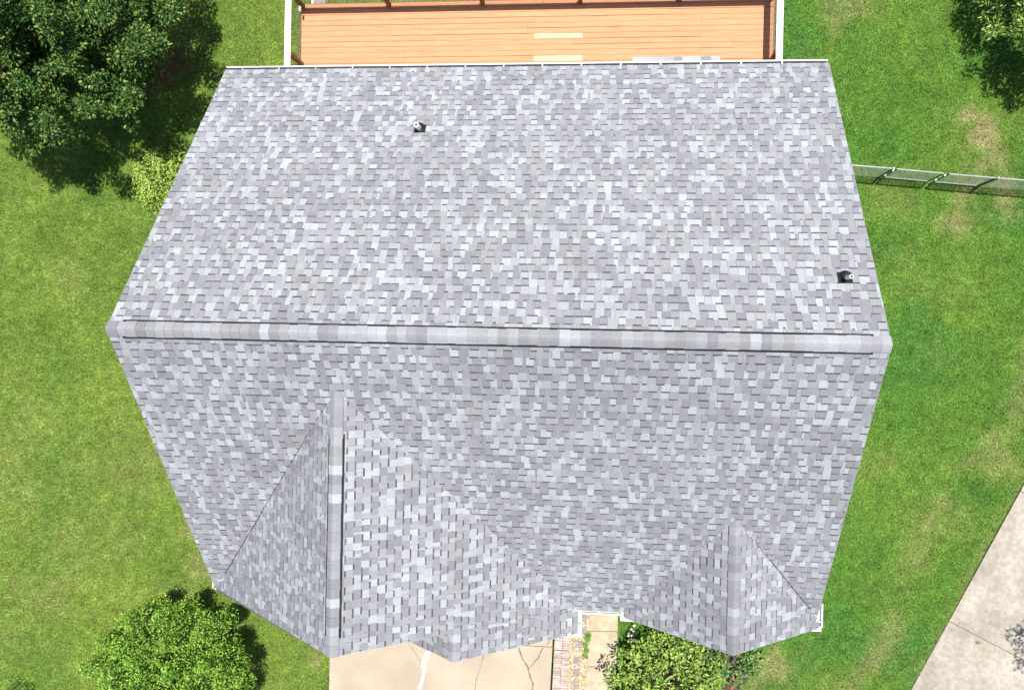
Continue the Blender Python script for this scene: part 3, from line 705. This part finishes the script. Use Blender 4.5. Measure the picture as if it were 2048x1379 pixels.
# pebbles: too many to count
oct_v = np.array([(1, 0, 0), (0, 1, 0), (-1, 0, 0), (0, -1, 0), (0, 0, 1), (.7, .7, .45), (-.7, .7, .45), (-.7, -.7, .45), (.7, -.7, .45)]) 
oct_f = np.array([(0, 5, 8), (0, 1, 5), (1, 6, 5), (1, 2, 6), (2, 7, 6), (2, 3, 7), (3, 8, 7), (3, 0, 8), (4, 5, 6), (4, 6, 7), (4, 7, 8), (4, 8, 5)])
xs0, xs1 = gb[5][0], gb[1][0]; N = 5200
px_, py_ = rng.uniform(xs0, xs1, N), rng.uniform(-10.4, -6.8, N)
lx = np.interp(py_, [gb[5][1], gb[6][1], gb[0][1]], [gb[5][0], gb[6][0], gb[0][0]]); rx_ = np.interp(py_, [gb[4][1], gb[3][1], gb[2][1], gb[1][1]], [gb[4][0], gb[3][0], gb[2][0], gb[1][0]])
ok = (px_ > lx) & (px_ < rx_ - .02); px_, py_ = px_[ok], py_[ok]; N = len(px_)
sz = rng.uniform(.010, .028, N); an = rng.uniform(0, 6.28, N)
V = oct_v[None] * np.stack([sz * rng.uniform(.8, 1.4, N), sz, sz * .7], -1)[:, None, :]
Vx = V[..., 0] * np.cos(an)[:, None] - V[..., 1] * np.sin(an)[:, None]; Vy = V[..., 0] * np.sin(an)[:, None] + V[..., 1] * np.cos(an)[:, None]
V = np.stack([Vx + px_[:, None], Vy + py_[:, None], V[..., 2] + .034], -1).reshape(-1, 3)
Fp = (oct_f[None] + (np.arange(N) * 9)[:, None, None]).reshape(-1, 3)
pal = np.array([(.50, .37, .20), (.44, .27, .12), (.58, .50, .38), (.66, .63, .56), (.36, .21, .10), (.52, .42, .28)])
pc = np.repeat(pal[rng.integers(0, 6, N)] * rng.uniform(.8, 1.1, (N, 1)), 9, 0)
tag(build('gravel', V, Fp, M['pebble'], None, pc), 'loose tan and white pebbles filling the narrow bed', 'gravel', kind='stuff')

# ------------------------------------------------------------------ leaves and plants
def rot_leaves(N, up_bias):
    """random frames: d = leaf direction, n = leaf normal (biased upward)"""
    n = rng.normal(size=(N, 3)); n[:, 2] = np.abs(n[:, 2]) + up_bias; n /= np.linalg.norm(n, axis=1)[:, None]
    d = rng.normal(size=(N, 3)); d -= n * (d * n).sum(1)[:, None]; d /= np.linalg.norm(d, axis=1)[:, None]
    return d, n
def leaf_arrays(pos, length, width, d, n, fold=.25, droop=.2):
    s = np.cross(n, d); l = length[:, None]; w_ = width[:, None]
    v0 = pos; v1 = pos + d * l * .45 + s * w_ * .5 + n * w_ * fold; v2 = pos + d * l - n * l * droop; v3 = pos + d * l * .45 - s * w_ * .5 + n * w_ * fold
    V = np.stack([v0, v1, v2, v3], 1).reshape(-1, 3); b = np.arange(len(pos)) * 4
    F = np.stack([np.stack([b, b + 1, b + 2], -1), np.stack([b, b + 2, b + 3], -1)], 1).reshape(-1, 3)
    return V, F
def crown_mesh(name, clumps, per, leaf, pal, parent, up=.6, mat=None, asp=.5, stretch=(1, 1, 1), outward=None):
    """clumps: (x, y, z, radius). leaves sit in the outer part of each clump"""
    P = []; R_ = []
    for c in clumps:
        n = int(per * (c[3] / .5) ** 2 * random.uniform(.8, 1.2))
        q = rng.normal(size=(n, 3)); q /= np.linalg.norm(q, axis=1)[:, None]
        q *= (rng.random((n, 1)) ** .45); q *= c[3] * np.array(stretch); q[:, 2] = np.where(q[:, 2] < 0, q[:, 2] * .6, q[:, 2])
        P.append(q + np.array(c[:3])); R_.append(q / c[3])
    P = np.concatenate(P); R_ = np.concatenate(R_); N = len(P)
    d, n = rot_leaves(N, up)
    if outward:
        d = d * (1 - outward) + R_ * outward; d /= np.linalg.norm(d, axis=1)[:, None] + 1e-6
        n -= d * (d * n).sum(1)[:, None]; n /= np.linalg.norm(n, axis=1)[:, None] + 1e-6
    ln = leaf * rng.uniform(.7, 1.25, N); V, Fx = leaf_arrays(P, ln, ln * asp, d, n)
    pal = np.array(pal); c = pal[rng.integers(0, len(pal), N)] * rng.uniform(.8, 1.2, (N, 1))
    return build(name, V, Fx, mat or M['leaf'], parent, np.repeat(c, 4, 0))
def limbs(parent, base, clumps, r0, top, name='limb'):
    base = np.array(base, float); tp = np.array(top, float); m = MB(); K = 5
    pts = [base + (tp - base) * k / K + np.array([random.uniform(-.06, .06), random.uniform(-.06, .06), 0]) * (0 < k < K) for k in range(K + 1)]
    for k in range(K): m.tube(pts[k], pts[k + 1], r0 * (1 - .85 * k / K), r0 * (1 - .85 * (k + 1) / K), 9, False)
    for k in range(6):                                   # root flare
        a = k * 1.05; m.tube(base + np.array([0, 0, .25]), base + np.array([math.cos(a) * r0 * 2, math.sin(a) * r0 * 2, -.08]), r0 * .55, r0 * .2, 6, False)
    m.build('trunk', M['bark'], parent, True)
    for c in clumps:
        c3 = np.array(c[:3]); t = np.clip((c3[2] - base[2]) / (tp[2] - base[2]) - .28, .15, .92); s = base + (tp - base) * t
        mid = s + (c3 - s) * .5 + np.array([random.uniform(-.12, .12), random.uniform(-.12, .12), random.uniform(-.02, .18)])
        b = MB(); rr = r0 * .38 * (1 - t * .6); b.tube(s, mid, rr, rr * .6, 6, False); b.tube(mid, c3, rr * .6, rr * .2, 6, False)
        for k in range(3):
            e = c3 + np.array([random.uniform(-1, 1), random.uniform(-1, 1), random.uniform(0, 1)]) * c[3] * .8; q = mid + (c3 - mid) * random.uniform(.3, .8); b.tube(q, e, rr * .25, rr * .08, 5, False)
        b.build(name, M['bark'], parent, True)
def ellip_clumps(c, rx, ry, rz, n, r0, r1, zmin=-.35, shell=.55, sep=.62):
    out = []; tries = 0
    while len(out) < n and tries < 20000:
        tries += 1
        q = np.array([random.gauss(0, 1) for _ in range(3)]); q /= np.linalg.norm(q); q *= random.uniform(shell, 1)
        if q[2] < zmin: continue
        p = (c[0] + q[0] * rx, c[1] + q[1] * ry, c[2] + q[2] * rz); r = random.uniform(r0, r1)
        if any(math.dist(p, o[:3]) < (r + o[3]) * sep for o in out): continue
        out.append((*p, r))
    return out
# big dark tree, top left
tb = at(252, 112, 0); TA = empty('broadleaf_tree', (tb[0], tb[1], 0), 'large dark green broadleaf tree filling the top left corner', 'tree')
cl = ellip_clumps((tb[0], tb[1], 4.1), 3.6, 3.5, 3.2, 380, .22, .46, -.45, .3, .62)
limbs(TA, (tb[0], tb[1], 0), cl[:60], .17, (tb[0], tb[1], 6.6))
crown_mesh('crown', cl, 640, .088, [(.040, .095, .020), (.055, .125, .024), (.085, .165, .032), (.030, .078, .018), (.190, .265, .060)], TA, .5, asp=.6, outward=.55)
# light green tree, bottom left: upright plumes
tb = at(420, 1290, -.1); TB = empty('leafy_tree', (tb[0], tb[1], -.15), 'bright yellow-green bushy tree at the front left corner of the house', 'tree')
axes = []; tries = 0                       # upright plumes set apart, so dark gaps run between them
while len(axes) < 30 and tries < 4000:
    tries += 1; r_, a_ = 1.85 * math.sqrt(random.random()), random.uniform(0, 6.283); q = (r_ * math.cos(a_), r_ * math.sin(a_))
    if all(math.dist(q, o) > .58 for o in axes): axes.append(q)
cl = []
for q in axes:
    rr = math.hypot(*q); top = 1.7 + 3.0 * math.sqrt(max(0, 1 - (rr / 2.25) ** 2)) * random.uniform(.86, 1.06); z_ = 1.15 + random.uniform(0, .25)
    while z_ < top:
        f = z_ / top; cl.append((tb[0] + q[0] * (.86 + .16 * f) + random.uniform(-.07, .07), tb[1] + q[1] * (.86 + .16 * f) + random.uniform(-.07, .07), z_, (.33 if f < .7 else .33 - .5 * (f - .7)) * random.uniform(.85, 1.1))); z_ += .27
random.shuffle(cl)
limbs(TB, (tb[0], tb[1], -.15), cl[:26], .11, (tb[0], tb[1], 3.9))
crown_mesh('crown', cl, 640, .068, [(.19, .36, .04), (.145, .30, .033), (.235, .41, .05), (.09, .22, .026), (.31, .45, .09)], TB, .45, asp=.5, stretch=(.9, .9, 1.15), outward=.45)
# pointed-leaf tree at the right edge, top
tb = at(2108, 26, 0); TC = empty('pointed_leaf_tree', (tb[0], tb[1], 0), 'small pointed-leaf tree cut off by the top right edge', 'tree')
cl = ellip_clumps((tb[0], tb[1], 1.9), 2.3, 2.35, 1.9, 150, .2, .36, -.5, .5, .62)
limbs(TC, (tb[0], tb[1], 0), cl[:24], .10, (tb[0], tb[1], 3.4))
crown_mesh('crown', cl, 420, .12, [(.11, .21, .03), (.15, .26, .04), (.22, .32, .06), (.08, .16, .025), (.36, .42, .14)], TC, .5, asp=.34, outward=.5)
# tree outside the right edge whose shade mottles the side drive
tb = np.array([14.95, -7.5, 0]); TD = empty('yard_tree', tuple(tb), 'tree beyond the right edge shading the side driveway', 'tree')
cl = ellip_clumps((tb[0], tb[1], 4.2), 1.9, 1.9, 1.6, 34, .25, .45, -.6, .4)
limbs(TD, tb, cl[:20], .10, (tb[0], tb[1], 5.4))
crown_mesh('crown', cl, 240, .10, [(.06, .14, .03), (.08, .17, .035)], TD, .5, outward=.3)
# shrub by the left wall
def shrub(name, c, rx, ry, rz, n, r0, r1, per, leaf, pal, label, asp=.45, up=.6, outward=.4, mat=None, zc=None):
    s = empty(name, (c[0], c[1], 0), label, 'shrub'); zc = zc if zc is not None else rz * .75
    cl = ellip_clumps((c[0], c[1], zc), rx, ry, rz, n, r0, r1, -.5, .5, .78 if mat else .62)
    st = MB()
    for k in range(9):
        q = cl[k % len(cl)]; st.tube((c[0] + random.uniform(-.1, .1), c[1] + random.uniform(-.1, .1), -.05), q[:3], .022, .008, 6, False)
    st.build('stems', M['bark'], s); crown_mesh('foliage', cl, per, leaf, pal, s, up, mat, asp, outward=outward); return s, cl
shrub('rounded_shrub', at(322, 362, .6), .80, .95, .75, 26, .20, .32, 420, .075, [(.27, .40, .055), (.33, .45, .08), (.19, .32, .045), (.40, .48, .14)], 'light green rounded shrub against the left side of the roof edge', outward=.3)
shrub('corner_shrub', at(30, 1392, .4), .42, .42, .5, 9, .16, .24, 500, .06, [(.12, .24, .04), (.17, .28, .06)], 'small bright shrub at the bottom left corner of the picture')
PALF = [(.20, .31, .04), (.25, .35, .055), (.15, .26, .034), (.30, .38, .075), (.10, .21, .03)]
s1_, c1_ = shrub('broadleaf_shrub', at(1335, 1356, .9), 1.5, 1.2, 1.35, 84, .17, .30, 260, .10, PALF, 'large glossy light green shrub beside the front walk', asp=.5, up=1.0, outward=.3, mat=M['bigleaf'], zc=1.15)
s2_, c2_ = shrub('flowering_shrub', at(1460, 1312, .5), .85, .72, .5, 34, .18, .28, 170, .11, [(.06, .15, .03), (.08, .19, .035), (.11, .22, .045), (.15, .25, .06)], 'lower dark green shrub with small red flowers under the right gable', asp=.45, up=1.0, outward=.3, mat=M['bigleaf'], zc=.5)
# the largest leaves on top of the front shrub are separate pieces
lv = np.array([(0, 0, 0), (.30, .20, .05), (.62, .24, .05), (1, 0, -.14), (.62, -.24, .05), (.30, -.20, .05), (.5, 0, -.01)]); 
lfaces = [(0, 1, 6), (1, 2, 6), (2, 3, 6), (3, 4, 6), (4, 5, 6), (5, 0, 6)]
lmesh = []
for k in range(8):
    me = bpy.data.meshes.new('leaf'); L0 = random.uniform(.10, .145); me.from_pydata((lv * [L0, L0 * random.uniform(.8, 1.1), L0]).tolist(), [], lfaces)
    a_ = me.color_attributes.new('Col', 'FLOAT_COLOR', 'POINT'); c = np.array(PALF[k % 5]) * random.uniform(.95, 1.25)
    for i in range(len(lv)): a_.data[i].color = (*c, 1)
    me.materials.append(M['bigleaf']); lmesh.append(me)
count = 0
for c in c1_:
    for k in range(8):
        if count >= 300: break
        a, t = random.uniform(0, 6.28), random.uniform(0, .9)
        p = np.array(c[:3]) + c[3] * np.array([math.cos(a) * math.sin(t), math.sin(a) * math.sin(t), math.cos(t) * 1.05])
        o = link_mesh('leaf', random.choice(lmesh), p, s1_); o.rotation_euler = (random.uniform(-.5, .5), random.uniform(-.5, .35), a + random.uniform(-.6, .6)); count += 1
for k in range(7):
    c = random.choice(c2_); p = np.array(c[:3]) + [random.uniform(-.15, .15), random.uniform(-.15, .15), c[3] * 1.02]
    m = MB()
    for j in range(5):
        a = j * 1.257; m.add([p, p + [math.cos(a - .4) * .025, math.sin(a - .4) * .025, .012], p + [math.cos(a) * .042, math.sin(a) * .042, .016], p + [math.cos(a + .4) * .025, math.sin(a + .4) * .025, .012]], [(0, 1, 2, 3)])
    m.build('flower', M['flower_red'], s2_)
# white flowering plant by the downspout, fern, weeds by the walk
pw = at(1266, 1266, .3); wf = empty('white_flower_plant', (pw[0], pw[1], 0), 'small plant with white blooms between the gutter return and the shrub', 'plant')
cl = [(pw[0] + random.uniform(-.12, .12), pw[1] + random.uniform(-.2, .2), .22, .14) for _ in range(4)]
crown_mesh('foliage', cl, 500, .06, [(.05, .12, .03), (.08, .17, .04)], wf, .6)
for k in range(13):
    m = MB(); p = np.array([pw[0] + random.uniform(-.13, .13), pw[1] + random.uniform(-.24, .24), random.uniform(.34, .44)])
    for j in range(5):
        a = j * 1.257 + k; m.add([p, p + [math.cos(a - .5) * .02, math.sin(a - .5) * .02, .006], p + [math.cos(a) * .036, math.sin(a) * .036, .004], p + [math.cos(a + .5) * .02, math.sin(a + .5) * .02, .006]], [(0, 1, 2, 3)])
    m.build('bloom', M['flower_white'], wf)
pf = at(1394, 1274, .5); fn = empty('fern', (pf[0], pf[1], 0), 'light green fern close under the right gable eave', 'fern')
for k in range(11):
    a = k * .571 + random.uniform(-.2, .2); m = MB(); cs = []
    for i in range(9):
        t = i / 9; L_ = .42; p = np.array([pf[0] + math.cos(a) * L_ * t, pf[1] + math.sin(a) * L_ * t, .12 + .5 * t - .42 * t * t])
        for s in (-1, 1):
            q = np.array([-math.sin(a) * s, math.cos(a) * s, 0]) * .11 * (1 - t * .8); f_ = np.array([math.cos(a), math.sin(a), 0]) * .03
            m.add([p - f_, p + q * .5 - f_ + [0, 0, .012], p + q + f_, p + f_ * .8], [(0, 1, 2, 3)], (.13, .25, .05))
    m.build('frond', M['leaf'], fn)
for lab, pts in (('long strip of green weeds between gravel and front walk', ((1172, 1288), (1171, 1300), (1170, 1312), (1174, 1278))), ('small clump of weeds nearest the house beside the walk', ((1178, 1268), (1176, 1272)))):
    p0 = at(*pts[0], 0); wd_ = empty('weed_clump', (p0[0], p0[1], .03), lab, 'weeds')
    crown_mesh('foliage', [(*at(a, b, .08)[:2] + np.array([random.uniform(-.02, .02), 0]), .09, .10) for a, b in pts], 1500, .045, [(.12, .28, .04), (.16, .33, .05), (.09, .22, .03)], wd_, .8)
p0 = at(1955, 1284, .06); jt = empty('joint_weed', (p0[0], p0[1], .05), 'tiny green weed growing in the side driveway joint', 'weeds')
crown_mesh('foliage', [(p0[0], p0[1], .08, .055)], 3000, .03, [(.14, .26, .04), (.2, .3, .06)], jt, .8)
# mulch under the front shrubs, its colour darkened to stand for their shade
ml_ = []
for k in range(28):
    a = k / 28 * 6.283; c = at(1375, 1350, 0); r = 1 + .12 * math.sin(3 * a) + random.uniform(-.05, .05)
    ml_.append((c[0] + math.cos(a) * 1.55 * r, c[1] + math.sin(a) * 1.0 * r))
ml_ = [(max(x, wr[2][0] + .12), y) for x, y in ml_]
tag(MB().prism(ml_, 'z', -.1, .075).build('mulch_bed', M['mulch']), 'mulch bed under the front shrubs, coloured darker to stand for their shade', kind='structure')

# ------------------------------------------------------------------ grass blades over the lawn
def blades(x0, x1, y0, y1, dens):
    n = int((x1 - x0) * (y1 - y0) * dens); x = rng.uniform(x0, x1, n); y = rng.uniform(y0, y1, n)
    ok = ~((np.abs(x) < 5.1) & (y > -4.4) & (y < 4.6))
    ok &= ~((x > XL - .01) & (x < wr[2][0] + .0) & (y < -4))
    ok &= ~((x > wl[0][0]) & (x < wr[0][0] + .01) & (y < -4))
    q = np.stack([x, y], -1) - s0; al = q @ sper
    ok &= ~((al > -.005) & (al < 2.46))
    x, y = x[ok], y[ok]
    dry, soil, side = lawn_state(x, y); keep = rng.random(len(x)) > np.maximum(dry * .45, soil * .9)
    return x[keep], y[keep]
x, y = blades(-16.6, 13.5, -11.2, 10.2, 1500); N = len(x)
z = ground_z(x, y) - .006
c = lawn_col(x, y) * rng.uniform(.3, 1.75, (N, 1)) * (.90 * (.62 + .76 * lattice(x, y, .17, 91)))[:, None]; pick = rng.random(N)
c = np.where((pick < .10)[:, None], c * .5 + np.array([.13, .14, .05]), c)
ang = rng.uniform(0, 6.283, N); ln = rng.uniform(.05, .13, N); wd = rng.uniform(.010, .020, N); tilt = rng.uniform(.35, 1.25, N)
d = np.stack([np.cos(ang) * np.sin(tilt), np.sin(ang) * np.sin(tilt), np.cos(tilt)], -1); s = np.stack([-np.sin(ang), np.cos(ang), 0 * ang], -1)
P = np.stack([x, y, z], -1)
V = np.stack([P - s * wd[:, None] / 2, P + s * wd[:, None] / 2, P + d * ln[:, None]], 1).reshape(-1, 3)
tag(build('lawn_grass', V, np.arange(N * 3).reshape(-1, 3), M['grass'], None, np.repeat(c, 3, 0)), 'short mown grass blades covering the lawn', 'grass', kind='stuff')
print('cells', len(cells), 'blades', N)
